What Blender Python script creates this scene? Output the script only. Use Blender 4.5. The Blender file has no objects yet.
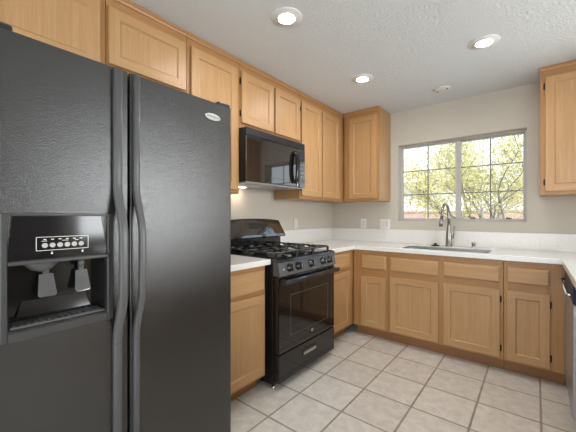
import bpy, bmesh, math, random
from mathutils import Vector, Matrix
C = bpy.context.scene.collection
SC = bpy.context.scene
PI = math.pi

# ------------------------------------------------------------------ camera, world, sun, lights, exposure
cam_d = bpy.data.cameras.new('camera')
cam = bpy.data.objects.new('camera', cam_d); C.objects.link(cam)
cam.location = (2.103, -3.552, 1.235)
cam.rotation_euler = (PI/2, 0, math.radians(38.9))
cam_d.sensor_width = 36.0
cam_d.lens = 307.0/576*36
cam_d.shift_y = 0.3/576
cam_d.clip_start = 0.02
SC.camera = cam

SC.view_settings.view_transform = 'Standard'
SC.view_settings.look = 'None'
SC.view_settings.gamma = 1.0
SC.view_settings.use_curve_mapping = False
SC.view_settings.exposure = 0.40

world = bpy.data.worlds.new('sky'); SC.world = world
world.use_nodes = True
wn = world.node_tree.nodes; wl = world.node_tree.links
bg = wn['Background']
wtc = wn.new('ShaderNodeTexCoord'); wsep = wn.new('ShaderNodeSeparateXYZ')
wramp = wn.new('ShaderNodeValToRGB')
wl.new(wtc.outputs['Generated'], wsep.inputs[0]); wl.new(wsep.outputs['Z'], wramp.inputs[0])
wramp.color_ramp.elements[0].position = 0.0; wramp.color_ramp.elements[0].color = (0.95, 0.97, 1.0, 1)
wramp.color_ramp.elements[1].position = 0.6; wramp.color_ramp.elements[1].color = (0.50, 0.72, 1.0, 1)
wl.new(wramp.outputs[0], bg.inputs['Color'])
bg.inputs['Strength'].default_value = 1.55

def light(name, kind, loc, rot, energy, color=(1, 1, 1), size=None, size_y=None, angle=None, spread=None):
    d = bpy.data.lights.new(name, kind); o = bpy.data.objects.new(name, d); C.objects.link(o)
    o.location = loc; o.rotation_euler = rot; d.energy = energy; d.color = color
    if kind == 'AREA':
        d.shape = 'RECTANGLE'; d.size = size; d.size_y = size_y
        if spread: d.spread = spread
    if kind == 'SUN': d.angle = angle
    return o

light('sun', 'SUN', (0, 0, 10), (math.radians(42), 0, math.radians(35)), 4.2, (1, .95, .86), angle=.01)
# added fill light behind the camera, and daylight entering by the dining window beyond the peninsula
light('rear_fill_light', 'AREA', (2.6, -6.05, 1.25), (PI/2, 0, 0), 60, (.95, .98, 1.0), 3.6, 2.0)
light('dining_daylight', 'AREA', (4.96, -1.05, 1.48), (PI/2, 0, PI/2), 70, (.95, .98, 1.0), 1.75, 1.1)
CAN_EMIT = 230.0

# ------------------------------------------------------------------ materials
def mat(name, color, rough=.5, metal=0.0, spec=.5, **kw):
    m = bpy.data.materials.new(name); m.use_nodes = True
    b = m.node_tree.nodes['Principled BSDF']
    b.inputs['Base Color'].default_value = (*color, 1)
    b.inputs['Roughness'].default_value = rough
    b.inputs['Metallic'].default_value = metal
    b.inputs['Specular IOR Level'].default_value = spec
    for k, v in kw.items():
        b.inputs[k.replace('_', ' ')].default_value = v
    return m

def noise_bump(m, scale, strength, dist=.002, detail=2.0, color_var=None):
    nt = m.node_tree; N = nt.nodes; L = nt.links
    tc = N.new('ShaderNodeTexCoord'); no = N.new('ShaderNodeTexNoise')
    no.inputs['Scale'].default_value = scale; no.inputs['Detail'].default_value = detail
    L.new(tc.outputs['Object'], no.inputs['Vector'])
    bp = N.new('ShaderNodeBump'); bp.inputs['Strength'].default_value = strength; bp.inputs['Distance'].default_value = dist
    L.new(no.outputs['Fac'], bp.inputs['Height'])
    b = N['Principled BSDF']; L.new(bp.outputs[0], b.inputs['Normal'])
    if color_var:
        r = N.new('ShaderNodeValToRGB')
        r.color_ramp.elements[0].position = .35; r.color_ramp.elements[0].color = (*color_var[0], 1)
        r.color_ramp.elements[1].position = .65; r.color_ramp.elements[1].color = (*color_var[1], 1)
        L.new(no.outputs['Fac'], r.inputs[0]); L.new(r.outputs[0], b.inputs['Base Color'])
    return m

def wood(name, along, tone=(1, 1, 1)):
    m = mat(name, (.6, .35, .15), .38, 0, .45)
    nt = m.node_tree; N = nt.nodes; L = nt.links; b = N['Principled BSDF']
    tc = N.new('ShaderNodeTexCoord'); oi = N.new('ShaderNodeObjectInfo')
    off = N.new('ShaderNodeVectorMath'); off.operation = 'SCALE'; off.inputs[0].default_value = (7.3, 3.1, 5.7)
    L.new(oi.outputs['Random'], off.inputs['Scale'])
    add = N.new('ShaderNodeVectorMath'); add.operation = 'ADD'
    L.new(tc.outputs['Object'], add.inputs[0]); L.new(off.outputs[0], add.inputs[1])
    mp = N.new('ShaderNodeMapping')
    mp.inputs['Scale'].default_value = (52, 52, 1.5) if along == 'z' else (1.5, 52, 52)
    L.new(add.outputs[0], mp.inputs['Vector'])
    n1 = N.new('ShaderNodeTexNoise'); n1.inputs['Scale'].default_value = 1.0; n1.inputs['Detail'].default_value = 3; n1.inputs['Distortion'].default_value = .6
    n2 = N.new('ShaderNodeTexNoise'); n2.inputs['Scale'].default_value = 6.0; n2.inputs['Detail'].default_value = 4
    L.new(mp.outputs[0], n1.inputs['Vector']); L.new(mp.outputs[0], n2.inputs['Vector'])
    mx = N.new('ShaderNodeMath'); mx.operation = 'MULTIPLY_ADD'; mx.inputs[1].default_value = .5
    hf = N.new('ShaderNodeMath'); hf.operation = 'MULTIPLY'; hf.inputs[1].default_value = .5
    L.new(n2.outputs['Fac'], hf.inputs[0]); L.new(n1.outputs['Fac'], mx.inputs[0]); L.new(hf.outputs[0], mx.inputs[2])
    r = N.new('ShaderNodeValToRGB'); e = r.color_ramp.elements
    e[0].position = .33; e[0].color = (.415, .232, .096, 1)
    e[1].position = .66; e[1].color = (.515, .312, .152, 1)
    k = r.color_ramp.elements.new(.5); k.color = (.468, .273, .124, 1)
    for el in r.color_ramp.elements: el.color = (*[el.color[i]*tone[i] for i in range(3)], 1)
    L.new(mx.outputs[0], r.inputs[0]); L.new(r.outputs[0], b.inputs['Base Color'])
    return m

M = {}
M['wood_v'] = wood('oak_vertical_grain', 'z')
M['wood_h'] = wood('oak_horizontal_grain', 'x')
M['frame_v'] = wood('solid_oak_frame_vertical', 'z', (.88, .78, .66))
M['frame_h'] = wood('solid_oak_frame_horizontal', 'x', (.88, .78, .66))
M['toe'] = mat('shaded_oak_toe_kick', (.30, .14, .05), .5)  # same oak as the cabinets, recess shade put into the colour
M['hinge'] = mat('dark_bronze_hinge', (.03, .02, .015), .4, .7)
M['wall'] = noise_bump(mat('beige_wall_paint', (.555, .515, .445), .75), 110, .12)
M['ceiling'] = noise_bump(mat('knockdown_ceiling', (.66, .685, .70), .85), 62, .85, .0074, 3)
M['white'] = mat('white_plastic', (.78, .77, .74), .4)
M['wall_plate'] = mat('light_almond_plastic', (.66, .63, .57), .45)
M['can_white'] = mat('white_can_trim', (.70, .69, .68), .45)
M['quartz'] = noise_bump(mat('white_quartz', (.80, .77, .72), .22), 120, .0, .001, 2, ((.76, .745, .715), (.82, .805, .775)))
M['black_gloss'] = mat('black_enamel', (.012, .012, .013), .09, 0, .5)
M['black_glass'] = mat('black_oven_glass', (.010, .008, .008), .03, 0, .6)
M['mw_glass'] = mat('black_microwave_glass', (.016, .012, .011), .04, 0, 1.0, IOR=1.7)
M['black_satin'] = mat('black_satin_plastic', (.022, .022, .023), .32)
M['bezel'] = mat('dark_bezel_plastic', (.045, .045, .046), .35)
M['grey_satin'] = mat('charcoal_satin_plastic', (.095, .095, .097), .36)
M['black_matte'] = mat('black_cast_iron', (.03, .03, .03), .27)
M['dark'] = mat('dark_interior', (.008, .008, .008), .6)
M['fridge'] = noise_bump(mat('black_pebbled_enamel', (.019, .0185, .018), .20, 0, .85), 380, .9, .0008, 1)
M['steel'] = mat('brushed_steel', (.50, .50, .52), .28, 1.0)
M['dw_steel'] = mat('brushed_door_steel', (.50, .50, .54), .42, 1.0)
M['sink_steel'] = mat('satin_sink_steel', (.52, .52, .52), .40, 1.0)
M['nickel'] = mat('brushed_nickel', (.36, .34, .31), .27, 1.0)
M['chrome'] = mat('chrome', (.7, .7, .7), .12, 1.0)
M['silver_print'] = mat('silver_print', (.60, .60, .58), .4, .2)
M['white_print'] = mat('white_print', (.85, .85, .82), .5)
M['btn'] = mat('pale_grey_button', (.50, .49, .47), .4)
M['paddle'] = mat('smoked_paddle', (.10, .10, .10), .12, 0, .6)
M['frame'] = mat('almond_vinyl_frame', (.50, .48, .46), .45)
M['muntin'] = mat('grey_muntin', (.20, .19, .18), .45)
M['dw_navy'] = mat('dark_blue_control_panel', (.035, .04, .07), .4, 0, .2)
M['grey_under'] = mat('grey_painted_metal', (.40, .40, .40), .35, .3)

def emis(name, color, strength):
    m = bpy.data.materials.new(name); m.use_nodes = True
    N = m.node_tree.nodes; N.clear()
    e = N.new('ShaderNodeEmission'); e.inputs[0].default_value = (*color, 1); e.inputs[1].default_value = strength
    o = N.new('ShaderNodeOutputMaterial'); m.node_tree.links.new(e.outputs[0], o.inputs[0]); return m
M['lamp'] = emis('lit_lamp_lens', (1, .97, .93), CAN_EMIT)
M['cook_lamp'] = emis('lit_cooktop_lamp', (1, .80, .60), 50.0)

def glass(name):
    m = bpy.data.materials.new(name); m.use_nodes = True
    N = m.node_tree.nodes; N.clear(); L = m.node_tree.links
    t = N.new('ShaderNodeBsdfTransparent'); t.inputs[0].default_value = (.95, .97, .96, 1)
    g = N.new('ShaderNodeBsdfGlossy'); g.inputs['Roughness'].default_value = .0
    f = N.new('ShaderNodeFresnel'); f.inputs[0].default_value = 1.22
    mx = N.new('ShaderNodeMixShader'); o = N.new('ShaderNodeOutputMaterial')
    L.new(f.outputs[0], mx.inputs[0]); L.new(t.outputs[0], mx.inputs[1]); L.new(g.outputs[0], mx.inputs[2]); L.new(mx.outputs[0], o.inputs[0])
    return m
M['pane'] = glass('clear_window_glass')

def tile_mat():
    m = mat('beige_ceramic_tile', (.6, .56, .5), .30, 0, .5)
    nt = m.node_tree; N = nt.nodes; L = nt.links; b = N['Principled BSDF']
    tc = N.new('ShaderNodeTexCoord'); mp = N.new('ShaderNodeMapping')
    P = .327
    mp.inputs['Location'].default_value = (-(.820 % P) + P, -((-1.175) % P) + P, 0)
    L.new(tc.outputs['Object'], mp.inputs['Vector'])
    br = N.new('ShaderNodeTexBrick'); br.offset = 0; br.squash = 1
    br.inputs['Scale'].default_value = 1; br.inputs['Brick Width'].default_value = P; br.inputs['Row Height'].default_value = P
    br.inputs['Mortar Size'].default_value = .0072; br.inputs['Mortar Smooth'].default_value = .3; br.inputs['Bias'].default_value = 0
    br.inputs['Color1'].default_value = (.72, .67, .60, 1); br.inputs['Color2'].default_value = (.79, .745, .675, 1)
    br.inputs['Mortar'].default_value = (.37, .325, .27, 1)
    L.new(mp.outputs[0], br.inputs['Vector'])
    no = N.new('ShaderNodeTexNoise'); no.inputs['Scale'].default_value = 16; no.inputs['Detail'].default_value = 6; no.inputs['Roughness'].default_value = .65
    L.new(tc.outputs['Object'], no.inputs['Vector'])
    rp = N.new('ShaderNodeValToRGB'); rp.color_ramp.elements[0].position = .3; rp.color_ramp.elements[0].color = (.80, .80, .80, 1)
    rp.color_ramp.elements[1].position = .7; rp.color_ramp.elements[1].color = (1.08, 1.08, 1.08, 1)
    L.new(no.outputs['Fac'], rp.inputs[0])
    mul = N.new('ShaderNodeMixRGB'); mul.blend_type = 'MULTIPLY'; mul.inputs[0].default_value = 1
    L.new(br.outputs['Color'], mul.inputs[1]); L.new(rp.outputs[0], mul.inputs[2]); L.new(mul.outputs[0], b.inputs['Base Color'])
    sub = N.new('ShaderNodeMath'); sub.operation = 'MULTIPLY_ADD'; sub.inputs[1].default_value = -1.0
    hm = N.new('ShaderNodeMath'); hm.operation = 'MULTIPLY'; hm.inputs[1].default_value = .35
    L.new(no.outputs['Fac'], hm.inputs[0]); L.new(br.outputs['Fac'], sub.inputs[0]); L.new(hm.outputs[0], sub.inputs[2])
    bp = N.new('ShaderNodeBump'); bp.inputs['Strength'].default_value = .5; bp.inputs['Distance'].default_value = .003
    L.new(sub.outputs[0], bp.inputs['Height']); L.new(bp.outputs[0], b.inputs['Normal'])
    return m
M['tile'] = tile_mat()

# ------------------------------------------------------------------ mesh helpers
class MB:
    def __init__(s): s.bm = bmesh.new()
    def box(s, a, b, mi=0, bev=0.0, seg=2):
        lo = [min(a[i], b[i]) for i in range(3)]; hi = [max(a[i], b[i]) for i in range(3)]
        t = bmesh.new()
        r = bmesh.ops.create_cube(t, size=1)
        for v in t.verts:
            v.co = Vector([lo[i] + (v.co[i] + .5)*(hi[i]-lo[i]) for i in range(3)])
        if bev > 0:
            bmesh.ops.bevel(t, geom=list(t.edges), offset=bev, segments=seg, profile=.5, affect='EDGES')
        s.merge(t, mi); return s
    def merge(s, t, mi=None, mtx=None, smooth=False):
        mp = {}
        for v in t.verts: mp[v] = s.bm.verts.new(mtx @ v.co if mtx else v.co)
        for f in t.faces:
            try: g = s.bm.faces.new([mp[v] for v in f.verts])
            except ValueError: continue
            g.material_index = f.material_index if mi is None else mi
            g.smooth = smooth or f.smooth
        t.free()
    def quad(s, pts, mi=0):
        g = s.bm.faces.new([s.bm.verts.new(p) for p in pts]); g.material_index = mi; return g
    def prism(s, poly, d, mi=0, smooth=False):
        """poly: 3-D points of a planar outline, d: extrusion vector"""
        d = Vector(d); A = [s.bm.verts.new(p) for p in poly]; B = [s.bm.verts.new(Vector(p)+d) for p in poly]
        n = len(A); fs = [s.bm.faces.new(A[::-1]), s.bm.faces.new(B)]
        for i in range(n):
            f = s.bm.faces.new([A[i], A[(i+1) % n], B[(i+1) % n], B[i]]); f.smooth = smooth; fs.append(f)
        for f in fs: f.material_index = mi
        return s
    def lathe(s, prof, origin=(0, 0, 0), axis='z', n=24, mi=0, sx=1, sy=1):
        """prof: list of (radius, height) pairs"""
        o = Vector(origin); rings = []
        for r, h in prof:
            ring = []
            for k in range(n):
                a = 2*PI*k/n; u, v = r*math.cos(a)*sx, r*math.sin(a)*sy
                p = {'z': (u, v, h), 'y': (u, h, v), 'x': (h, u, v)}[axis]
                ring.append(s.bm.verts.new(o + Vector(p)))
            rings.append(ring)
        for i in range(len(rings)-1):
            for k in range(n):
                f = s.bm.faces.new([rings[i][k], rings[i][(k+1) % n], rings[i+1][(k+1) % n], rings[i+1][k]]); f.smooth = True; f.material_index = mi
        for ring in (rings[0][::-1], rings[-1]):
            f = s.bm.faces.new(ring); f.material_index = mi
        return s
    def tube(s, pts, rad, n=12, mi=0, flat=None):
        """round tube along points; rad a number or list; flat=(a,b) half sizes gives a rounded bar"""
        pts = [Vector(p) for p in pts]; m = len(pts)
        if not isinstance(rad, (list, tuple)): rad = [rad]*m
        rings = []; up = None
        for i, p in enumerate(pts):
            d = (pts[min(i+1, m-1)] - pts[max(i-1, 0)]).normalized()
            if up is None:
                up = Vector((1, 0, 0)) if abs(d.x) < .9 else Vector((0, 0, 1))
            up = (up - d*up.dot(d)).normalized(); sd = d.cross(up)
            ring = []
            for k in range(n):
                a = 2*PI*(k+.5)/n; c, q = math.cos(a), math.sin(a)
                if flat:
                    e = .45
                    c = math.copysign(abs(c)**e, c)*flat[0]; q = math.copysign(abs(q)**e, q)*flat[1]
                ring.append(s.bm.verts.new(p + (up*c + sd*q)*rad[i]))
            rings.append(ring)
        for i in range(m-1):
            for k in range(n):
                f = s.bm.faces.new([rings[i][k], rings[i][(k+1) % n], rings[i+1][(k+1) % n], rings[i+1][k]]); f.smooth = True; f.material_index = mi
        for ring in (rings[0][::-1], rings[-1]):
            f = s.bm.faces.new(ring); f.material_index = mi
        return s
    def build(s, name, mats, parent=None, label=None, loc=None):
        bmesh.ops.recalc_face_normals(s.bm, faces=list(s.bm.faces))
        me = bpy.data.meshes.new(name); s.bm.to_mesh(me); s.bm.free()
        for m in (mats if isinstance(mats, (list, tuple)) else [mats]): me.materials.append(m)
        o = bpy.data.objects.new(name, me); C.objects.link(o)
        if parent: o.parent = parent
        if loc: o.location = loc
        if label: o['label'] = label
        return o

def tag(o, label, cat, group=None, kind=None):
    o['label'] = label; o['category'] = cat
    if group: o['group'] = group
    if kind: o['kind'] = kind
    return o
def thing(name, label, cat, loc=(0, 0, 0), rz=0, group=None):
    o = bpy.data.objects.new(name, None); C.objects.link(o); o.empty_display_size = .1
    o.location = loc; o.rotation_euler = (0, 0, rz)
    return tag(o, label, cat, group)
def struct(o, label=None):
    o['kind'] = 'structure'
    if label: o['label'] = label
    return o
def text_mesh(name, body, size, m, parent, loc, rot, extrude=.0003, shear=0):
    cu = bpy.data.curves.new(name, 'FONT'); cu.body = body; cu.size = size; cu.extrude = extrude
    cu.align_x = 'CENTER'; cu.align_y = 'CENTER'; cu.shear = shear
    tmp = bpy.data.objects.new(name, cu); C.objects.link(tmp)
    bpy.context.view_layer.update()
    me = bpy.data.meshes.new_from_object(tmp); C.objects.unlink(tmp); bpy.data.objects.remove(tmp)
    me.materials.clear(); me.materials.append(m)
    o = bpy.data.objects.new(name, me); C.objects.link(o); o.parent = parent; o.location = loc; o.rotation_euler = rot
    return o

LEFT, BACK, RIGHT = PI/2, 0.0, -PI/2      # frames: local X to the right, local Y into the wall, local Z up

# ------------------------------------------------------------------ room shell
H = 2.435
XR = 2.92
mb = MB(); mb.box((-.15, -6.3, -.15), (5.15, .16, 0)); struct(mb.build('floor', M['tile']), 'beige square ceramic floor tiles with grey grout')
mb = MB(); mb.box((-.15, -6.3, H), (5.15, .16, H+.15)); struct(mb.build('ceiling', M['ceiling']), 'white textured ceiling')
mb = MB(); mb.box((-.15, -6.15, 0), (0, 0, H)); struct(mb.build('wall_left', M['wall']), 'beige wall behind the stove')
WX0, WX1, WZ0, WZ1 = .868, 2.040, 1.183, 2.048
mb = MB()
for a, b in (((-.15, 0, 0), (WX0, .16, H)), ((WX1, 0, 0), (5.15, .16, H)), ((WX0, 0, 0), (WX1, .16, WZ0)), ((WX0, 0, WZ1), (WX1, .16, H))): mb.box(a, b)
struct(mb.build('wall_back', M['wall']), 'beige wall around the window')
mb = MB()
for a, b in (((5.0, -6.15, 0), (5.15, -1.95, H)), ((5.0, -.15, 0), (5.15, 0, H)), ((5.0, -1.95, 0), (5.15, -.15, .9)), ((5.0, -1.95, 2.06), (5.15, -.15, H))): mb.box(a, b)
struct(mb.build('wall_right', M['wall']))
mb = MB(); mb.box((XR, -.66, 0), (XR+.12, 0, H)); struct(mb.build('shade_wall_side', M['wall']), 'unseen wall stub added to shade the back cabinets')  # unseen stub added to keep dining light off the back wall
mb = MB()
for a, b in (((5.06, -1.95, .9), (5.1, -1.9, 2.06)), ((5.06, -.2, .9), (5.1, -.15, 2.06)), ((5.06, -1.9, .9), (5.1, -.2, .95)), ((5.06, -1.9, 2.01), (5.1, -.2, 2.06)), ((5.06, -1.07, .95), (5.1, -1.03, 2.01))): mb.box(a, b)
w3 = struct(mb.build('window_3', M['frame']))
mb = MB(); mb.box((5.078, -1.9, .95), (5.082, -.2, 2.01)); mb.build('pane', M['pane'], w3)
mb = MB()
for a, b in (((0, -6.3, 0), (.8, -6.15, H)), ((4.4, -6.3, 0), (5.0, -6.15, H)), ((.8, -6.3, 2.1), (4.4, -6.15, H))): mb.box(a, b)
struct(mb.build('wall_front', M['wall']))
# unseen window added behind the camera to frame the rear fill light
mb = MB()
for a, b in (((.8, -6.26, 0), (.86, -6.2, 2.1)), ((4.34, -6.26, 0), (4.4, -6.2, 2.1)), ((.86, -6.26, 2.04), (4.34, -6.2, 2.1)), ((.86, -6.26, 0), (4.34, -6.2, .06)), ((2.57, -6.26, .06), (2.63, -6.2, 2.04))): mb.box(a, b)
w2 = struct(mb.build('added_window_2', M['frame']))
mb = MB(); mb.box((.86, -6.235, .06), (4.34, -6.229, 2.04)); mb.build('pane', M['pane'], w2)

# unseen brown door added in the dining side wall; its reflection darkens the freezer door
M['door_brown'] = wood('dark_door_wood', 'z')
for e_, c_ in zip(M['door_brown'].node_tree.nodes['Color Ramp'].color_ramp.elements, ((.05, .024, .011, 1), (.075, .036, .017, 1), (.10, .05, .024, 1))): e_.color = c_
mb = MB(); mb.box((4.955, -3.45, 0), (4.999, -2.20, 2.1), 0, .003)
d1 = struct(mb.build('reflection_door', M['door_brown']), 'unseen dark brown door added for its reflection')
for zz in (.25, 1.15):
    mb = MB(); mb.box((4.945, -3.25, zz), (4.9545, -2.40, zz+.70), 0, .004); mb.build('raised_panel', M['door_brown'], d1)
mb = MB(); mb.lathe([(.026, 4.954), (.026, 4.948), (.010, 4.945), (.010, 4.91), (.024, 4.905), (.024, 4.885), (.015, 4.878)], (0, -2.27, 1.0), 'x', 18); mb.build('door_knob', M['steel'], d1)

# kitchen window: outer frame, two sashes with muntin grids, panes, latches
mb = MB(); F0, F1 = .088, .14; fw = .015
for a, b in (((WX0, F0, WZ0), (WX0+fw, F1, WZ1)), ((WX1-fw, F0, WZ0), (WX1, F1, WZ1)), ((WX0+fw, F0, WZ1-fw), (WX1-fw, F1, WZ1)), ((WX0+fw, F0, WZ0), (WX1-fw, F1, WZ0+fw))):
    mb.box(a, b, 0, .002)
w1 = struct(mb.build('window_1', M['frame']), 'white framed sliding window with divided panes above the sink')
def sash(x0, x1, y0, y1, sl=.013, sr=.013):
    z0, z1 = WZ0+fw+.001, WZ1-fw-.001; s = .013
    m = MB()
    for a, b in (((x0, y0, z0), (x0+sl, y1, z1)), ((x1-sr, y0, z0), (x1, y1, z1)), ((x0+sl, y0, z1-s), (x1-sr, y1, z1)), ((x0+sl, y0, z0), (x1-sr, y1, z0+s))): m.box(a, b, 0, .002)
    so = m.build('sash', M['frame'], w1)
    ym = (y0+y1)/2
    m = MB(); m.box((x0+sl, ym-.003, z0+s), (x1-sr, ym+.003, z1-s)); m.build('pane', M['pane'], so)
    m = MB(); t = .0055
    xm = (x0+sl+x1-sr)/2
    m.box((xm-t, ym-.010, z0+s), (xm+t, ym-.004, z1-s))
    for k in (1, 2):
        zz = z0+s + (z1-z0-2*s)*k/3
        m.box((x0+sl, ym-.0102, zz-t), (x1-sr, ym-.0042, zz+t))
    m.build('muntin_grid', M['muntin'], so)
    return so, z0
s1, z0 = sash(WX0+fw+.001, 1.490, .092, .114, .013, .050)
s2, z0 = sash(1.445, WX1-fw-.001, .116, .138, .045, .013)
for x in (1.60, 1.90):
    mb = MB(); mb.box((x-.022, .102, z0+.012), (x+.022, .1155, z0+.024), 0, .002); mb.build('latch', M['black_satin'], s2, 'small dark window latch')

# ------------------------------------------------------------------ cabinets
def framed_door(mb, x0, x1, z0, z1, yb, t=.019, w=.056):
    """shaker door: two full height stiles, two rails, recessed panel with a bevelled lip; yb is the back plane, front is yb - t"""
    yf = yb - t; yp = yf + .009; c = .003; g = .008
    bm = mb.bm
    def P(x, y, z): return bm.verts.new((x, y, z))
    def Q(pts, mi):
        f = bm.faces.new([P(*p) for p in pts]); f.material_index = mi
    X0, X1, Z0, Z1 = x0+c, x1-c, z0+c, z1-c
    a0, a1, b0, b1 = x0+w, x1-w, z0+w, z1-w
    A0, A1, B0, B1 = a0+g, a1-g, b0+g, b1-g
    Q([(X0, yf, Z0), (a0, yf, Z0), (a0, yf, Z1), (X0, yf, Z1)], 0)
    Q([(a1, yf, Z0), (X1, yf, Z0), (X1, yf, Z1), (a1, yf, Z1)], 0)
    Q([(a0, yf, Z0), (a1, yf, Z0), (a1, yf, b0), (a0, yf, b0)], 1)
    Q([(a0, yf, b1), (a1, yf, b1), (a1, yf, Z1), (a0, yf, Z1)], 1)
    Q([(a0, yf, b0), (a0, yf, b1), (A0, yp, B1), (A0, yp, B0)], 0)
    Q([(a1, yf, b1), (a1, yf, b0), (A1, yp, B0), (A1, yp, B1)], 0)
    Q([(a1, yf, b0), (a0, yf, b0), (A0, yp, B0), (A1, yp, B0)], 1)
    Q([(a0, yf, b1), (a1, yf, b1), (A1, yp, B1), (A0, yp, B1)], 1)
    Q([(A0, yp, B0), (A1, yp, B0), (A1, yp, B1), (A0, yp, B1)], 0)
    ring_f = [(X0, yf, Z0), (X1, yf, Z0), (X1, yf, Z1), (X0, yf, Z1)]
    ring_m = [(x0, yf+c, z0), (x1, yf+c, z0), (x1, yf+c, z1), (x0, yf+c, z1)]
    ring_b = [(x0, yb, z0), (x1, yb, z0), (x1, yb, z1), (x0, yb, z1)]
    for r0, r1 in ((ring_f, ring_m), (ring_m, ring_b)):
        for i in range(4):
            j = (i+1) % 4; Q([r0[i], r0[j], r1[j], r1[i]], 1 if i in (0, 2) else 0)
    Q(ring_b[::-1], 0)
    bmesh.ops.remove_doubles(bm, verts=list(bm.verts), dist=1e-6)

def slab_front(mb, x0, x1, z0, z1, yb, t=.019):
    """drawer front with a sloped edge all round"""
    yf = yb - t; e = .012
    o = [(x0, yb, z0), (x1, yb, z0), (x1, yb, z1), (x0, yb, z1)]
    m_ = [(x0, yf+.008, z0), (x1, yf+.008, z0), (x1, yf+.008, z1), (x0, yf+.008, z1)]
    i_ = [(x0+e, yf, z0+e), (x1-e, yf, z0+e), (x1-e, yf, z1-e), (x0+e, yf, z1-e)]
    R_ = [[mb.bm.verts.new(p) for p in r] for r in (o, m_, i_)]
    for a, b in ((0, 1), (1, 2)):
        for k in range(4):
            mb.bm.faces.new([R_[a][k], R_[a][(k+1) % 4], R_[b][(k+1) % 4], R_[b][k]])
    mb.bm.faces.new(R_[2]); mb.bm.faces.new(R_[0][::-1])
    for f in mb.bm.faces: f.material_index = 0

def cabinet(name, label, loc, rz, W, D, Z0, Z1, cols, toe=0.0, crown=False, group=None, side_frame=True, crown_ends=(0, 0), ctop=None):
    """loc at floor or bottom level on the wall line; cols = [(x0, x1, [(z0, z1, kind, hinge side), ...]), ...]"""
    t = thing(name, label, 'cabinet', loc, rz, group)
    mb = MB(); mb.box((0.001, -(D-.020), Z0), (W-.001, -.004, ctop or Z1)); mb.build('carcass', M['wood_v'], t)
    yf0, yf1 = -D, -(D-.0195)
    mb = MB()
    xs = [0.001]
    edges = []
    for i, (a, b, _) in enumerate(cols): edges.append((a+.012, b-.012))
    prev = .001
    for a, b in edges:
        mb.box((prev, yf0, Z0), (a, yf1, Z1), 0, .001, 1); prev = b
    mb.box((prev, yf0, Z0), (W-.001, yf1, Z1), 0, .001, 1)
    for (a, b), (_, _, items) in zip(edges, cols):
        zz = sorted((i[0], i[1]) for i in items); p = Z0
        for q0, q1 in zz:
            mb.box((a, yf0, p), (b, yf1, q0+.012), 1); p = q1-.012
        mb.box((a, yf0, p), (b, yf1, Z1), 1)
    mb.build('face_frame', [M['frame_v'], M['frame_h']], t)
    for x0, x1, items in cols:
        for z0, z1, kind, hs in items:
            m = MB()
            if kind == 'door':
                framed_door(m, x0, x1, z0, z1, -D-.0008)
                d = m.build('door', [M['wood_v'], M['wood_h']], t)
                if hs:
                    hx = x0-.004 if hs == 'l' else x1+.004
                    for hz in (z0+.075, z1-.075):
                        h = MB(); h.tube([(hx, -D-.007, hz-.026), (hx, -D-.007, hz+.026)], .0045, 8)
                        h.box((hx-.007, -D-.0028, hz-.020), (hx+.007, -D-.0003, hz+.020), 0)
                        h.build('hinge', M['hinge'], d)
            else:
                slab_front(m, x0, x1, z0, z1, -D-.0008)
                m.build(kind, M['wood_h'], t)
    if toe:
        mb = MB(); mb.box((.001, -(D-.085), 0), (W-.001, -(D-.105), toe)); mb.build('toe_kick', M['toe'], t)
    if crown:
        mb = MB(); prof = [(-D+.001, Z1-.030), (-D-.007, Z1-.030), (-D-.011, Z1-.018), (-D-.018, Z1-.012), (-D-.018, Z1-.0005), (-D+.001, Z1-.0005)]
        mb.prism([(0.001-crown_ends[0], y, z) for y, z in prof], (W-.002+crown_ends[0]+crown_ends[1], 0, 0)); mb.build('crown_strip', M['frame_h'], t)
    return t

UD = .331
DT = 2.352
# left wall, uppers
cabinet('upper_cabinet', 'single-door oak wall cabinet above the freezer door, at the photo edge', (0, -3.395, 0), LEFT, .500, UD, 1.962, H-.002,
        [(.025, .470, [(1.998, DT, 'door', 'l')])], crown=True)
cabinet('upper_cabinet', 'short oak wall cabinet above the right refrigerator door', (0, -2.894, 0), LEFT, .484, UD, 2.012, H-.002,
        [(.010, .472, [(2.045, DT, 'door', 'r')])], crown=True)
cabinet('upper_cabinet', 'tall narrow single-door oak wall cabinet between refrigerator and microwave', (0, -2.409, 0), LEFT, .456, UD, 1.408, H-.002,
        [(.026, .424, [(1.434, DT, 'door', None)])], crown=True)
cabinet('upper_cabinet', 'short two-door oak wall cabinet directly above the black microwave', (0, -1.952, 0), LEFT, .770, UD, 1.920, H-.002,
        [(.012, .380, [(1.955, DT, 'door', 'l')]), (.406, .758, [(1.955, DT, 'door', None)])], crown=True)
cabinet('upper_cabinet', 'tall two-door oak wall cabinet in the corner right of the microwave', (0, -1.181, 0), LEFT, 1.180, UD, 1.408, H-.002,
        [(.018, .371, [(1.434, DT, 'door', 'l')]), (.393, .756, [(1.434, DT, 'door', None)])], crown=True)
# back wall, uppers
cabinet('upper_cabinet', 'single-door oak wall cabinet left of the window', (.352, 0, 0), BACK, .430, UD, 1.408, H-.002,
        [(.072, .398, [(1.434, DT, 'door', None)])], crown=True)
cabinet('upper_cabinet', 'oak wall cabinet right of the window, cut by photo edge', (2.130, 0, 0), BACK, .785, UD, 1.408, H-.002,
        [(.032, .380, [(1.434, DT, 'door', 'l')]), (.402, .752, [(1.434, DT, 'door', 'r')])], crown=True)
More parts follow.
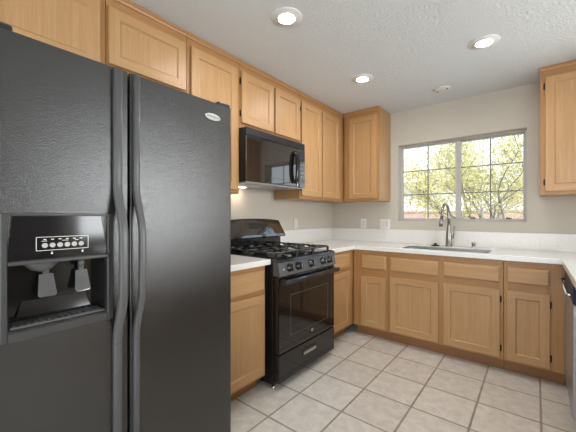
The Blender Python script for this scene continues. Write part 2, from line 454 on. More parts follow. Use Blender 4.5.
# base cabinets
CB = .893
BD = .606
cabinet('base_cabinet', 'oak base cabinet with drawer between refrigerator and stove', (0, -2.452, 0), LEFT, .496, BD, .105, CB-.001,
        [(.030, .474, [(.715, .857, 'drawer', None), (.130, .690, 'door', None)])], toe=.104)
cabinet('base_cabinet', 'narrow oak base cabinet with drawer between stove and corner', (0, -1.156, 0), LEFT, .546, BD, .105, CB-.001,
        [(.026, .456, [(.712, .857, 'drawer', None), (.130, .680, 'door', None)])], toe=.104)
cabinet('base_cabinet', 'narrow oak base cabinet left of the sink cabinet', (.610, 0, 0), BACK, .374, BD, .105, CB-.001,
        [(.094, .354, [(.703, .840, 'drawer', None), (.122, .622, 'door', None)])], toe=.104)
cabinet('base_cabinet', 'wide two-door oak base cabinet under the sink', (.985, 0, 0), BACK, .920, BD, .105, CB-.001,
        [(.022, .450, [(.705, .838, 'false_front', None), (.122, .648, 'door', None)]), (.490, .898, [(.712, .838, 'false_front', None), (.122, .656, 'door', 'r')])], toe=.104, ctop=.66)
cabinet('base_cabinet', 'oak base cabinet right of the sink beside the dishwasher', (1.906, 0, 0), BACK, .364, BD, .105, CB-.001,
        [(.020, .278, [(.718, .842, 'drawer', None), (.122, .662, 'door', 'r')])], toe=.104)
cabinet('base_cabinet', 'oak base cabinet beyond the dishwasher at photo edge', (XR, -1.290, 0), RIGHT, 1.15, XR-2.290, .105, CB-.001,
        [(.08, .57, [(.712, .842, 'drawer', None), (.122, .662, 'door', 'l')]), (.61, 1.10, [(.712, .842, 'drawer', None), (.122, .662, 'door', 'r')])], toe=.104)

# ------------------------------------------------------------------ countertops
CT0, CT1 = CB, .930
CD = .637
def counter(name, label, cells, hole=None):
    xs = sorted({v for c in cells for v in (c[0], c[2])} | ({hole[0], hole[2]} if hole else set()))
    ys = sorted({v for c in cells for v in (c[1], c[3])} | ({hole[1], hole[3]} if hole else set()))
    def on(i, j):
        if not (0 <= i < len(xs)-1 and 0 <= j < len(ys)-1): return False
        x, y = (xs[i]+xs[i+1])/2, (ys[j]+ys[j+1])/2
        if hole and hole[0] < x < hole[2] and hole[1] < y < hole[3]: return False
        return any(c[0] < x < c[2] and c[1] < y < c[3] for c in cells)
    bm = bmesh.new(); V = {}
    def v(i, j, z):
        if (i, j, z) not in V: V[(i, j, z)] = bm.verts.new((xs[i], ys[j], z))
        return V[(i, j, z)]
    for i in range(len(xs)-1):
        for j in range(len(ys)-1):
            if not on(i, j): continue
            bm.faces.new([v(i, j, CT1), v(i+1, j, CT1), v(i+1, j+1, CT1), v(i, j+1, CT1)])
            bm.faces.new([v(i, j, CT0), v(i, j+1, CT0), v(i+1, j+1, CT0), v(i+1, j, CT0)])
            for (di, dj, a, b) in ((-1, 0, (i, j+1), (i, j)), (1, 0, (i+1, j), (i+1, j+1)), (0, -1, (i, j), (i+1, j)), (0, 1, (i+1, j+1), (i, j+1))):
                if not on(i+di, j+dj): bm.faces.new([v(*a, CT1), v(*a, CT0), v(*b, CT0), v(*b, CT1)])
    bmesh.ops.dissolve_limit(bm, angle_limit=.01, verts=list(bm.verts), edges=list(bm.edges))
    sharp = [e for e in bm.edges if len(e.link_faces) == 2 and abs(e.calc_face_angle(0)) > 1 and all(abs(w.co.z-CT1) < 1e-5 for w in e.verts)]
    bmesh.ops.bevel(bm, geom=sharp, offset=.004, segments=2, profile=.5, affect='EDGES')
    mb = MB(); mb.bm.free(); mb.bm = bm
    o = mb.build(name, M['quartz']); tag(o, label, 'countertop')
    return o
SK = (1.075, -.545, 1.800, -.205)
counter('countertop', 'white quartz countertop wrapping the corner under the window with sink cutout',
        [(.001, -1.156, CD, -.001), (CD, -CD, 2.249, -.001), (2.249, -2.45, XR-.001, -.001)],
        SK)
counter('countertop', 'short white quartz countertop between refrigerator and stove', [(.001, -2.452, CD, -1.930)])

for lab, a, b in (('white quartz backsplash strip on the left wall beside the stove', (.002, -1.156, CT1), (.020, -.021, 1.083)),
                  ('long white quartz backsplash strip on the wall under the window', (.002, -.020, CT1), (XR-.002, -.002, 1.083))):
    mb = MB(); mb.box(a, b, 0, .0015, 1); tag(mb.build('backsplash', M['quartz']), lab, 'backsplash')

# sink: open steel basin under the cutout
x0, y0, x1, y1 = SK
mb = MB(); d = .70; th = .004; g = .0015; zt = CT1-.003
mb.box((x0+g, y0+g, d-th), (x1-g, y1-g, d))
for a, b in (((x0+g, y0+g, d), (x0+g+th, y1-g, zt)), ((x1-g-th, y0+g, d), (x1-g, y1-g, zt)), ((x0+g+th, y0+g, d), (x1-g-th, y0+g+th, zt)), ((x0+g+th, y1-g-th, d), (x1-g-th, y1-g, zt))): mb.box(a, b)
sk = mb.build('sink', M['sink_steel']); tag(sk, 'stainless sink basin set into the white countertop', 'sink')
mb = MB(); mb.lathe([(.0, 0), (.045, 0), (.045, .003), (.03, .001), (0, .001)], ((x0+x1)/2, (y0+y1)/2, d), n=20); mb.build('drain', M['chrome'], sk)

# faucet
fx, fy = 1.416, -.095
t = thing('kitchen_faucet', 'tall brushed nickel pull-down gooseneck faucet in front of window', 'faucet', (fx, fy, CT1))
mb = MB(); mb.lathe([(.034, 0), (.034, .008), (.029, .014), (.028, .09), (.023, .15), (.015, .215), (.0135, .225)], n=24); mb.build('body', M['nickel'], t)
pts = [(0, 0, .22), (-.002, 0, .30)]
for k in range(13):
    a = PI*k/12*1.0
    pts.append((-.004-.016*(1-math.cos(a))/2, -.092*(1-math.cos(a)), .335+.092*math.sin(a)))
px, py, pz = pts[-1]
pts.append((px-.004, py-.010, pz-.04))
mb = MB(); mb.tube(pts, .0135, 14); mb.build('spout', M['nickel'], t)
mb = MB(); mb.tube([(px-.004, py-.010, pz-.035), (px-.007, py-.018, pz-.08), (px-.010, py-.025, pz-.125)], [.0145, .0165, .019], 16)
sh = mb.build('spray_head', M['nickel'], t)
mb = MB(); mb.tube([(px-.010, py-.025, pz-.1252), (px-.0102, py-.0255, pz-.128)], .016, 16); mb.build('nozzle', M['black_satin'], sh)
mb = MB(); mb.tube([(.024, 0, .085), (.036, 0, .085)], .014, 12); mb.tube([(.036, 0, .085), (.046, -.004, .13), (.050, -.006, .205)], [.008, .0065, .0055], 10); mb.build('lever', M['nickel'], t)
# sink stopper and air gap
t = thing('sink_stopper', 'small black sink stopper lying on counter left of faucet', 'sink stopper', (1.300, -.140, CT1))
mb = MB(); mb.lathe([(.040, 0), (.042, .004), (.036, .010), (.014, .012), (.012, .014)], n=20); mb.build('disc', M['black_satin'], t)
mb = MB(); mb.lathe([(.010, .014), (.016, .020), (.016, .026), (.010, .029)], n=16); mb.build('knob', M['black_satin'], t)
t = thing('dishwasher_air_gap', 'short chrome air gap cap on counter right of faucet', 'air gap', (1.632, -.088, CT1))
mb = MB(); mb.lathe([(.022, 0), (.022, .006), (.018, .010), (.018, .046), (.015, .052)], n=18); mb.build('cap', M['chrome'], t)
mb = MB()
for z in (.018, .030): mb.box((-.012, -.0195, z), (.012, -.0150, z+.006))
mb.build('slot', M['dark'], t)

# ------------------------------------------------------------------ refrigerator
FY0, FY1, FH = -3.392, -2.474, 1.803
t = thing('refrigerator', 'black textured side-by-side refrigerator with ice and water dispenser', 'refrigerator', (0, FY0, 0), LEFT)
FW = FY1-FY0; DF = .852; gap = .383   # freezer door right edge
mb = MB(); mb.box((.004, -.768, .02), (FW-.004, -.03, 1.775), 0, .006); mb.build('cabinet_body', M['black_satin'], t)
mb = MB(); mb.box((.01, -.80, .015), (FW-.01, -.772, .085), 0, .004)
for k in range(9): mb.box((.03, -.803, .026+k*.006), (FW-.03, -.7995, .029+k*.006))
mb.build('base_grille', M['black_satin'], t)
def contoured(x0, x1, z0, z1, holes=None):
    """door slab whose front is gently bowed near its outer edges"""
    bm = bmesh.new()
    n = 10; r = .010
    outl = [(x0, -.775)]
    for k in range(6):
        a = PI/2*k/5; outl.append((x0+r-r*math.cos(a), -DF+r-r*math.sin(a)))
    for k in range(6):
        a = PI/2*k/5; outl.append((x1-r+r*math.sin(a), -DF+r-r*math.cos(a)))
    outl.append((x1, -.775))
    m = MB(); m.bm.free(); m.bm = bm
    m.prism([(x, y, z0) for x, y in outl], (0, 0, z1-z0))
    for f in bm.faces:
        if abs(f.normal.z) < .5 and f.calc_area() < .12*(z1-z0) : pass
    return m
# freezer door with a recess for the dispenser: slab pieces around the opening
DX0, DX1, DZ0, DZ1 = .030, .306, .880, 1.090      # cavity
bm = bmesh.new()
m = MB()
for a, b, c, d in ((.003, gap, .095, DZ0), (.003, gap, DZ1, FH), (.003, DX0, DZ0, DZ1), (DX1, gap, DZ0, DZ1)):
    m.box((a, -DF, c), (b, -.775, d))
bm.free()
bmesh.ops.remove_doubles(m.bm, verts=list(m.bm.verts), dist=1e-6)
inner = [f for f in m.bm.faces]
fd = m.build('freezer_door', M['fridge'], t)
m = contoured(gap+.010, FW-.003, .095, FH); rd = m.build('fresh_food_door', M['fridge'], t)
# dispenser
m = MB(); bx0, bx1, bz0, bz1 = .014, .330, .848, 1.245; pr = -DF-.007
for a, b, c, d in ((bx0, DX0, bz0, bz1), (DX1+.004, bx1, bz0, bz1), (DX0, DX1+.004, bz0, DZ0-.004), (DX0, DX1+.004, 1.236, bz1)):
    m.box((a, pr, c), (b, -DF+.002, d), 0, .002, 1)
m.box((DX0, pr-.008, 1.083), (DX1+.004, -DF+.002, 1.096), 0, .003)
dp = m.build('dispenser_bezel', M['bezel'], fd)
# trapezoid control panel
m = MB(); m.prism([(DX0+.001, -DF-.006, 1.097), (DX1+.003, -DF-.006, 1.097), (DX1-.02, -DF-.006, 1.2355), (DX0+.012, -DF-.006, 1.2355)], (0, .009, 0)); cp = m.build('control_panel', M['black_gloss'], fd)
# cavity walls
m = MB(); cy0, cy1 = -DF+.001, -.778
m.box((DX0+.0005, cy1-.004, DZ0), (DX1-.0005, cy1, DZ1)); m.box((DX0+.0005, cy0, DZ0), (DX0+.004, cy1-.004, DZ1)); m.box((DX1-.004, cy0, DZ0), (DX1-.0005, cy1-.004, DZ1)); m.box((DX0+.004, cy0, DZ1-.004), (DX1-.004, cy1-.004, DZ1-.0005)); m.box((DX0+.004, cy0, DZ0+.0005), (DX1-.004, cy1-.004, DZ0+.004))
m.build('dispenser_recess', M['black_gloss'], fd)
# ice chute, paddles, tray
m = MB(); m.lathe([(.010, -.034), (.030, -.026), (.052, -.004), (.053, 0)], (.122, -.812, DZ1-.006), n=20, sy=.5); m.build('ice_chute', M['paddle'], fd)
for xc, w in ((.136, .026), (.240, .024)):
    m = MB(); m.prism([(xc-w*.75, -.808, 1.040), (xc+w*.75, -.808, 1.040), (xc+w, -.826, .972), (xc+w*.8, -.827, .966), (xc-w*.8, -.827, .966), (xc-w, -.826, .972)], (0, .006, 0))
    m.box((xc-w*.35, -.806, 1.035), (xc+w*.35, -.795, DZ1-.008)); m.build('dispenser_paddle', M['paddle'], fd)
m = MB(); m.lathe([(.010, 0), (.010, .03)], (.235, -.825, DZ1-.036), n=12); m.build('water_nozzle', M['paddle'], fd)
m = MB()
m.prism([(DX0+.03, -.80, .905), (DX1-.035, -.80, .905), (DX1-.05, -.787, .955), (DX0+.045, -.787, .955)], (0, .004, 0)); m.build('splash_guard', M['black_gloss'], fd)
m = MB(); m.box((DX0+.006, -DF-.004, DZ0+.0055), (DX1-.006, -.785, DZ0+.012), 0, .002)
for k in range(14): m.box((DX0+.015+k*.018, -DF+.006, DZ0+.0118), (DX0+.019+k*.018, -.80, DZ0+.015))
m.build('drip_tray', M['grey_satin'], fd)
# buttons in a silver outlined strip
zb0, zb1 = 1.123, 1.168; xb0, xb1 = .098, .246; yb = -DF-.0063
m = MB(); lw = .0016
for a, b, c, d in ((xb0, xb1, zb0, zb0+lw), (xb0, xb1, zb1-lw, zb1), (xb0, xb0+lw, zb0, zb1), (xb1-lw, xb1, zb0, zb1)): m.box((a, yb-.0004, c), (b, yb, d))
for k in range(6):
    xc = .121+k*.0205; m.box((xc-.004, yb-.0004, 1.158), (xc+.004, yb, 1.1605))
m.box((.113, yb-.0004, 1.1535), (.127, yb, 1.155)); m.box((.168, yb-.0004, 1.1535), (.186, yb, 1.155)); m.box((.205, yb-.0004, 1.1535), (.216, yb, 1.155))
for xc in (.140, .228):
    m.lathe([(.003, -.0004), (.003, 0)], (xc, yb, 1.113), 'y', 10); m.box((xc-.0008, yb-.0004, 1.116), (xc+.0008, yb, 1.120))
m.build('printed_legend', M['white_print'], cp)
for k in range(6):
    xc = .121+k*.0205
    m = MB(); m.lathe([(.0082, 0), (.0082, -.002), (.0065, -.0035)], (xc, yb, 1.140), 'y', 18); m.build('button', M['btn'], cp)
# handles
def handle(xc, hw, parent):
    m = MB(); y0_ = -DF-.010; y1_ = -DF-.062; top = FH-.006
    pts = [(xc, y0_, top), (xc, y0_, 1.42), (xc, y0_, 1.36)]
    for k in range(1, 9):
        s = k/8; w = s*s*(3-2*s); pts.append((xc, y0_+(y1_-y0_)*w, 1.36-.20*s))
    pts.append((xc, y1_, 1.0))
    for k in range(1, 9):
        s = k/8; w = s*s*(3-2*s); pts.append((xc, y1_+(y0_-y1_)*w, .96-.20*s))
    pts += [(xc, y0_, .70), (xc, y0_, .10)]
    m.tube(pts, 1.0, 12, 0, flat=(hw, .0125))
    h = m.build('door_handle', M['grey_satin'], parent)
    for z in (1.352, .752):
        m = MB(); m.box((xc-hw-.0004, y0_-.0130, z), (xc+hw+.0004, y0_+.005, z+.0015)); m.build('joint_seam', M['black_satin'], h)
handle(gap-.040, .0150, fd); handle(gap+.010+.020, .0120, rd)
# oval badge
m = MB(); m.lathe([(1, .0), (1, -.0025), (.93, -.0035)], (.794, -DF, 1.729), 'y', 32, sx=.046, sy=.0165); bd = m.build('brand_badge', M['silver_print'], rd, 'silver oval badge')
text_mesh('badge_lettering', 'Whirlpool', .018, M['black_satin'], bd, (.794, -DF-.0037, 1.729), (PI/2, 0, 0), shear=.2)
for xx, hw in ((.024, .021), (FW-.043, .038)):
    m = MB(); m.box((xx-hw, -.846, FH+.0005), (xx+hw, -.70, FH+.022), 0, .007); m.build('hinge_cap', M['black_satin'], t)

# ------------------------------------------------------------------ gas range
SY0, SY1 = -1.924, -1.158
SW = SY1-SY0
t = thing('gas_range', 'black freestanding gas stove with oven between the oak base cabinets', 'stove', (0, SY0, 0), LEFT)
m = MB(); m.box((.002, -.655, .03), (SW-.002, -.03, .905), 0, .003); m.build('range_body', M['black_gloss'], t)
m = MB(); m.prism([(.0, -.03, .906), (.0, -.700, .906), (.0, -.713, .910), (.0, -.704, .926), (.0, -.672, .935), (.0, -.03, .934)], (SW, 0, 0)); ct = m.build('cooktop', M['black_gloss'], t)
# sloped control panel with knobs
m = MB(); m.prism([(.0, -.655, .905), (.0, -.700, .905), (.0, -.718, .812), (.0, -.655, .812)], (SW, 0, 0)); pn = m.build('control_panel', M['grey_satin'], t)
sl = math.atan2(.018, .093)
for i, xk in enumerate((.115, .220, .385, .555, .655)):
    yc, zc = -.709, .862
    m = MB(); m.lathe([(.031, 0), (.031, -.006), (.025, -.010), (.023, -.030), (.020, -.033)], (0, 0, 0), 'y', 20)
    m.box((-.006, -.044, -.026), (.006, -.030, .026), 0, .002)
    k = m.build('knob', M['black_gloss'], t); k.location = (xk, yc-.001, zc); k.rotation_euler = (-sl, 0, 0)
m = MB(); m.box((.045, -.7125, .852), (.055, -.7085, .860)); m.build('igniter_mark', M['white_print'], pn)
# oven door
m = MB(); m.box((.004, -.705, .262), (SW-.004, -.657, .800), 0, .006); od = m.build('oven_door', M['black_glass'], t)
m = MB()
wx0, wx1, wz0, wz1 = .135, .650, .36, .66; lw = .003
for a, b, c, d in ((wx0, wx1, wz0, wz0+lw), (wx0, wx1, wz1-lw, wz1), (wx0, wx0+lw, wz0, wz1), (wx1-lw, wx1, wz0, wz1)): m.box((a, -.7055, c), (b, -.7045, d))
m.build('window_border', M['grey_satin'], od)
m = MB(); m.lathe([(.011, 0), (.011, -.002), (.009, -.003)], (.415, -.705, .325), 'y', 20); bd = m.build('brand_emblem', M['silver_print'], od)
m = MB(); m.lathe([(.0075, 0), (.0075, -.0006)], (.415, -.708, .325), 'y', 20); m.build('emblem_face', M['grey_satin'], bd)
m = MB(); m.tube([(.008, -.750, .772), (SW-.014, -.750, .772)], 1, 16, 0, flat=(.017, .015))
for xx in (.035, SW-.035): m.box((xx-.02, -.742, .758), (xx+.02, -.7045, .786), 0, .004)
m.build('oven_handle', M['black_satin'], od)
# vent slots strip above the door
m = MB(); m.box((.006, -.70, .8015), (SW-.006, -.66, .811)); m.build('vent_strip', M['dark'], t)
# drawer with recessed pull
m = MB(); m.box((.004, -.705, .055), (SW-.004, -.657, .254), 0, .006); dr = m.build('storage_drawer', M['black_gloss'], t)
m = MB(); m.box((.285, -.7085, .158), (.470, -.7045, .207), 0, .002); pl = m.build('drawer_pull', M['black_satin'], dr)
m = MB(); m.prism([(.293, -.7088, .164), (.462, -.7088, .164), (.462, -.7135, .188), (.293, -.7135, .188)], (0, .003, 0)); m.build('pull_lip', M['chrome'], pl)
for xx in (.03, SW-.03):
    for yy in (-.63, -.08):
        m = MB(); m.lathe([(.016, .0), (.018, .006), (.010, .010), (.010, .030)], (xx, yy, 0), n=14); m.build('levelling_foot', M['chrome'] if yy < -.5 else M['black_satin'], t)
# backguard: upright riser and overhanging curved console
m = MB(); m.box((.002, -.075, .935), (SW-.002, -.022, 1.045), 0, .003); m.build('riser', M['black_gloss'], t)
m = MB()
n = 28; bot = []; top = []
for i in range(n+1):
    x = SW*i/n; u = abs(2*i/n-1)
    zt = 1.214-.020*u*u - (.026*max(0, (u-.90)/.10)**2)
    top.append((x if 0 < i < n else (.012 if i == 0 else SW-.012), zt))
    bot.append((x, 1.036 + .010*(1-u*u)*0))
def ringpt(i, j):
    x, zt = top[i]; xb, zb = bot[i]
    prof = [(-.022, zb), (-.128, zb), (-.140, zb+.010), (-.134, zb+.03), (-.080, zt-.012), (-.070, zt-.002), (-.062, zt), (-.022, zt)]
    y, z = prof[j]; xx = xb + (x-xb)*((z-zb)/(zt-zb)); return (xx, y, z)
rows = [[m.bm.verts.new(ringpt(i, j)) for j in range(8)] for i in range(n+1)]
for i in range(n):
    for j in range(8):
        f = m.bm.faces.new([rows[i][j], rows[i][(j+1) % 8], rows[i+1][(j+1) % 8], rows[i+1][j]])
m.bm.faces.new(rows[0]); m.bm.faces.new(rows[-1][::-1])
bgd = m.build('backguard_console', M['mw_glass'], t)
m = MB(); m.prism([(.30, -.1125, 1.125), (.49, -.1125, 1.125), (.49, -.0925, 1.175), (.30, -.0925, 1.175)], (0, -.002, 0)); m.build('clock_display', M['black_satin'], bgd)
# burners and grates
for bx, by, r in ((.19, -.21, .038), (.19, -.50, .045), (SW-.19, -.21, .034), (SW-.19, -.50, .048), (SW/2, -.355, .040)):
    m = MB(); m.lathe([(r+.018, .9345), (r+.016, .940), (r+.006, .942), (r+.004, .950), (r, .951)], (bx, by, 0), n=22); bo = m.build('burner', M['grey_satin'], t)
    m = MB(); m.lathe([(r, .951), (r+.002, .954), (r-.003, .959)], (bx, by, 0), n=22); m.build('burner_cap', M['black_matte'], bo)
def grate(x0, x1):
    m = MB(); z = .968; y0, y1 = -.655, -.085; r = .0065
    def bar(a, b): m.tube([a, b], 1, 8, 0, flat=(r, r*1.2))
    bar((x0, y0, z), (x0, y1, z)); bar((x1, y0, z), (x1, y1, z)); bar((x0, y0, z), (x1, y0, z)); bar((x0, y1, z), (x1, y1, z))
    bar((x0, (y0+y1)/2, z), (x1, (y0+y1)/2, z)); xm = (x0+x1)/2
    for yc in (-.50, -.21):
        bar((x0, yc, z+.004), (xm-.03, yc, z+.004)); bar((xm+.03, yc, z+.004), (x1, yc, z+.004))
        bar((xm, yc+.03, z+.004), (xm, yc+.14, z+.004)); bar((xm, yc-.03, z+.004), (xm, yc-.14, z+.004))
    for x in (x0, x1):
        for y in (y0, (y0+y1)/2, y1): m.box((x-.007, y-.007, .9346), (x+.007, y+.007, z))
    m.build('grate', M['black_matte'], t)
grate(.035, .265); grate(.278, SW-.278); grate(SW-.265, SW-.035)

# ------------------------------------------------------------------ microwave
MY0, MY1 = -1.946, -1.187
MW = MY1-MY0; MZ0, MZ1 = 1.492, 1.918
t = thing('microwave', 'black over-the-range microwave hung below the short oak cabinet', 'microwave', (0, MY0, MZ0), LEFT)
MH = MZ1-MZ0
m = MB(); m.box((0, -.365, .010), (MW, -.004, MH-.001), 0, .002); m.build('casing', M['black_satin'], t)
m = MB(); m.box((.0, -.402, MH-.062), (MW, -.366, MH-.001), 0, .006)
for k in range(4): m.box((.03, -.4035, MH-.052+k*.011), (MW-.03, -.4015, MH-.048+k*.011))
m.build('vent_grille', M['black_satin'], t)
dxr = .640
m = MB(); m.box((.0, -.402, .012), (dxr, -.366, MH-.065), 0, .005); md = m.build('microwave_door', M['mw_glass'], t)
m = MB(); lw = .002
for a, b, c, d in ((.07, .545, .06, .06+lw), (.07, .545, .305-lw, .305), (.07, .07+lw, .06, .305), (.545-lw, .545, .06, .305)): m.box((a, -.4026, c), (b, -.4015, d))
m.build('window_border', M['black_satin'], md)
m = MB()
pts = []
for k in range(17):
    a = PI*k/16; pts.append((.598, -.403-.038*math.sin(a)**.6, .185-.135*math.cos(a)))
m.tube(pts, 1, 12, 0, flat=(.024, .012)); m.build('microwave_handle', M['black_gloss'], md)
m = MB(); m.box((dxr+.003, -.402, .012), (MW, -.366, MH-.065), 0, .005); mp_ = m.build('keypad_panel', M['mw_glass'], t)
m = MB(); m.box((dxr+.018, -.4028, .285), (MW-.015, -.4015, .33)); m.build('clock_display', M['dw_navy'], mp_)
for r in range(6):
    for c in range(3):
        m = MB(); xa = dxr+.020+c*.029; za = .045+r*.037; m.box((xa, -.4032, za), (xa+.022, -.4012, za+.022), 0, .001, 1); m.build('key', M['grey_satin'], mp_)
m = MB(); m.box((.004, -.395, 0.0), (MW-.004, -.02, .0095), 0, .002); up = m.build('bottom_panel', M['grey_under'], t)
m = MB(); m.box((.22, -.10, -.0012), (.28, -.06, .0005)); m.build('cooktop_lamp', M['cook_lamp'], up, 'lit lamp lens')
for xx in (.12, .43):
    m = MB(); m.box((xx, -.34, -.001), (xx+.20, -.20, .0005)); m.build('grease_filter', M['steel'], up)

# ------------------------------------------------------------------ dishwasher
t = thing('dishwasher', 'stainless dishwasher with dark control strip under right countertop', 'dishwasher', (XR, -.628, 0), RIGHT)
DWW = .634; off = XR-2.274
t.location.y = -.626
m = MB(); m.box((.003, -(off-.03), .10), (DWW-.003, -.05, CB-.004)); m.build('tub_housing', M['black_satin'], t)
m = MB(); m.box((.004, -off-.012, .115), (DWW-.004, -(off-.029), .745), 0, .005); m.build('door_panel', M['dw_steel'], t)
m = MB(); m.box((.004, -off-.012, .748), (DWW-.004, -(off-.029), CB-.010), 0, .005); cpn = m.build('control_strip', M['dw_navy'], t)
m = MB(); m.tube([(.03, -off-.013, .795), (.04, -off-.034, .795), (DWW-.04, -off-.034, .795), (DWW-.03, -off-.013, .795)], .007, 10); m.build('door_handle', M['chrome'], t)
m = MB(); m.box((.01, -(off-.06), .0), (DWW-.01, -(off-.08), .098)); m.build('toe_panel', M['black_satin'], t)
# ------------------------------------------------------------------ outlets and switches
def plate(name, label, cat, loc, rz, kinds, w=None, mp='white', mr='can_white'):
    """wall plate with one gang for each entry of kinds"""
    w = w or .072+.046*(len(kinds)-1); h = .116
    t = thing(name, label, cat, loc, rz)
    m = MB(); m.box((-w/2, -.0065, -h/2), (w/2, -.0005, h/2), 0, .002); m.build('cover_plate', M[mp], t)
    for i, k in enumerate(kinds):
        xc = (i-(len(kinds)-1)/2)*.046
        m = MB(); m.box((xc-.0165, -.0085, -.034), (xc+.0165, -.0060, .034), 0, .0012); d = m.build('receptacle' if k == 'o' else 'rocker', M[mr], t)
        if k == 'o':
            m = MB()
            for zz in (-.018, .018):
                for dx in (-.006, .006): m.box((xc+dx-.0013, -.0090, zz-.004), (xc+dx+.0013, -.0083, zz+.005))
                m.box((xc-.002, -.0090, zz-.011), (xc+.002, -.0083, zz-.008))
            m.build('socket_slot', M['dark' if mp == 'white' else 'can_white'], d)
plate('wall_outlet', 'single white outlet on wall nearest the corner, left of window', 'outlet', (.443, 0, 1.148), BACK, 'o')
plate('wall_switch_plate', 'double white switch and outlet plate beside the window', 'outlet', (.715, 0, 1.144), BACK, 'so')
plate('wall_outlet', 'white outlet on left wall above the stove corner', 'outlet', (0, -.815, 1.152), LEFT, 'o', None, 'wall_plate', 'wall_plate')
plate('wall_outlet', 'double white outlet in backsplash below right wall cabinet', 'outlet', (2.188, -.0205, 1.000), BACK, 'oo', None, 'quartz', 'quartz')

# ------------------------------------------------------------------ ceiling fixtures
def can(x, y, label):
    t = thing('recessed_light', label, 'ceiling light', (x, y, H), 0, 'recessed ceiling lights')
    m = MB()
    prof = [(.046, -.003), (.050, -.012), (.060, -.012), (.063, -.007), (.086, -.007), (.093, -.003), (.093, -.0004), (.046, -.0004)]
    n = 36; rows = [[m.bm.verts.new((r*math.cos(2*PI*k/n), r*math.sin(2*PI*k/n), z)) for k in range(n)] for r, z in prof]
    for i in range(len(prof)):
        for k in range(n):
            f = m.bm.faces.new([rows[i][k], rows[i][(k+1) % n], rows[(i+1) % len(prof)][(k+1) % n], rows[(i+1) % len(prof)][k]]); f.smooth = True
    m.build('trim_ring', M['can_white'], t)
    m = MB(); m.lathe([(.040, -.008), (.045, -.004), (.045, -.0006)], n=32); m.build('lamp_lens', M['lamp'], t, 'glowing white lens')
can(.935, -2.118, 'round recessed light nearest the refrigerator, largest of three')
can(.927, -1.064, 'round recessed light in front of the corner wall cabinets')
can(1.826, -1.060, 'round recessed light at right, toward the right wall cabinet')
t = thing('smoke_detector', 'round white smoke detector on ceiling near the window', 'smoke detector', (1.420, -.388, H))
m = MB(); m.lathe([(.074, -.0005), (.074, -.006), (.066, -.011), (.046, -.012)], n=32); m.build('housing', M['can_white'], t)
m = MB(); m.lathe([(.040, -.0122), (.040, -.0150), (.034, -.017)], n=28); m.build('sensor_cap', M['can_white'], t)
m = MB()
for a in (-.3, PI-.3):
    m.box((.044*math.cos(a)-.007, .044*math.sin(a)-.007, -.0165), (.044*math.cos(a)+.007, .044*math.sin(a)+.007, -.0122))
m.build('vent_slot', M['dark'], t)

# ------------------------------------------------------------------ outside
M['gravel'] = noise_bump(mat('pale_gravel', (.55, .48, .40), .9), 30, .5, .01, 4, ((.45, .38, .31), (.62, .55, .46)))
M['block'] = noise_bump(mat('pink_block_wall', (.50, .33, .28), .9), 14, .4, .006, 4, ((.46, .29, .24), (.56, .38, .33)))
M['stucco'] = noise_bump(mat('white_stucco', (.86, .84, .80), .9), 60, .3)
M['rooftile'] = noise_bump(mat('clay_roof_tile', (.60, .40, .30), .85), 8, .3, .01, 3, ((.52, .33, .24), (.68, .48, .36)))
M['bark'] = noise_bump(mat('grey_brown_bark', (.30, .25, .21), .9), 25, .6, .01, 4)
def leaf_mat(name, c0, c1):
    m = bpy.data.materials.new(name); m.use_nodes = True
    N = m.node_tree.nodes; N.clear(); L = m.node_tree.links
    tc = N.new('ShaderNodeTexCoord'); no = N.new('ShaderNodeTexNoise'); no.inputs['Scale'].default_value = 1.55
    L.new(tc.outputs['Object'], no.inputs['Vector'])
    r = N.new('ShaderNodeValToRGB'); r.color_ramp.elements[0].position = .35; r.color_ramp.elements[0].color = (*c0, 1); r.color_ramp.elements[1].position = .65; r.color_ramp.elements[1].color = (*c1, 1)
    L.new(no.outputs['Fac'], r.inputs[0])
    d = N.new('ShaderNodeBsdfDiffuse'); tr = N.new('ShaderNodeBsdfTranslucent'); mx = N.new('ShaderNodeMixShader'); mx.inputs[0].default_value = .45
    L.new(r.outputs[0], d.inputs[0]); L.new(r.outputs[0], tr.inputs[0]); L.new(d.outputs[0], mx.inputs[1]); L.new(tr.outputs[0], mx.inputs[2])
    o = N.new('ShaderNodeOutputMaterial'); L.new(mx.outputs[0], o.inputs[0]); return m
M['leaf'] = leaf_mat('yellow_green_leaf', (.54, .50, .22), (.74, .66, .36))

m = MB(); m.box((-14, .161, -.30), (14, 20, -.12)); struct(m.build('ground', M['gravel']), 'pale gravel yard outside the window')
m = MB(); m.box((-12, 8.2, -.12), (10, 8.4, 1.37)); fw_ = m.build('garden_wall', M['block']); tag(fw_, 'low pink block garden wall seen through the window', 'garden wall')
m = MB()
for k in range(27): m.box((-12+.815*k, 8.17, 1.371), (-12+.815*k+.80, 8.43, 1.43))
m.build('coping', M['block'], fw_)
t = thing('neighbour_house', 'white stucco house with clay tile roof beyond the garden wall', 'house', (-1.75, 11, -.12))
m = MB(); m.box((-6, 0, 0), (0, 6, 3.0)); m.build('house_wall', M['stucco'], t)
m = MB()
e = .45; xa, xb, ya, yb_, zr = -6-e, e, -e, 6+e, 3.0
A = [(xa, ya, zr), (xb, ya, zr), (xb, yb_, zr), (xa, yb_, zr)]; R0, R1 = (-4.2, 3, zr+1.5), (-1.8, 3, zr+1.5)
vv = [m.bm.verts.new(p) for p in A] + [m.bm.verts.new(R0), m.bm.verts.new(R1)]
for q in ((0, 1, 5, 4), (1, 2, 5), (2, 3, 4, 5), (3, 0, 4), (3, 2, 1, 0)): m.bm.faces.new([vv[i] for i in q])
m.build('roof', M['rooftile'], t)
m = MB(); m.box((xa, ya-.02, zr-.14), (xb, ya+.02, zr)); m.build('fascia', M['stucco'], t)

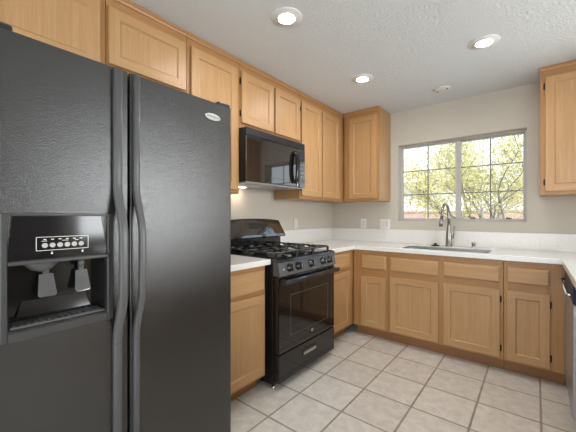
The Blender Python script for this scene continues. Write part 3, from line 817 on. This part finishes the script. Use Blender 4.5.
def tree(label, loc, seed, trunks, height, spread, nleaf):
    rnd = random.Random(seed)
    t = thing('leafy_tree', label, 'tree', loc)
    tips = []; segs = []
    def grow(p, d, length, r, lvl):
        pts = [p]; q = p.copy(); dd = d.copy()
        for k in range(4):
            dd = (dd + Vector((rnd.uniform(-.22, .22), rnd.uniform(-.22, .22), rnd.uniform(-.05, .12)))).normalized()
            q = q + dd*length/4; pts.append(q.copy())
            if lvl >= 2: tips.append(q.copy())
        segs.append((pts, [r*(1-.13*k) for k in range(5)], lvl))
        if lvl < 3:
            for k in range(3 if lvl else 4):
                s = rnd.choice((2, 3, 4)); a = rnd.uniform(0, 2*PI)
                nd = (dd*.75 + Vector((math.cos(a)*spread, math.sin(a)*spread, rnd.uniform(-.05, .5)))).normalized()
                grow(pts[s], nd, length*rnd.uniform(.62, .82), r*.55, lvl+1)
    tm = MB(); lm_ = []
    for (dx, dy, lean) in trunks:
        grow(Vector((dx, dy, 0)), Vector((lean, 0, 1)).normalized(), height*.40, .045, 0)
    bmx = MB()
    for pts, rr, lvl in segs:
        (tm if lvl == 0 else bmx).tube(pts, rr, 6 if lvl < 2 else 4)
    tr_ = tm.build('trunk', M['bark'], t); bmx.build('branches', M['bark'], t)
    lf = MB()
    for k in range(nleaf):
        p = rnd.choice(tips) + Vector((rnd.gauss(0, .13), rnd.gauss(0, .13), rnd.gauss(0, .13)))
        a = Vector((rnd.gauss(0, 1), rnd.gauss(0, 1), rnd.gauss(0, 1))).normalized(); b = a.orthogonal().normalized()
        L_, W_ = rnd.uniform(.05, .09), rnd.uniform(.026, .040)
        lf.bm.faces.new([lf.bm.verts.new(v) for v in (p-a*L_/2, p+b*W_/2, p+a*L_/2, p-b*W_/2)])
    lf.build('foliage', M['leaf'], t)
tree('yellow green leafy tree outside, behind the faucet', (1.15, 5.9, -.12), 4, [(0, 0, .10), (.15, .1, -.20)], 3.9, .70, 7000)
tree('yellow green leafy tree outside the right half of the window', (1.55, 2.7, -.12), 11, [(0, 0, .30), (-.1, .1, -.1)], 3.2, .62, 5200)
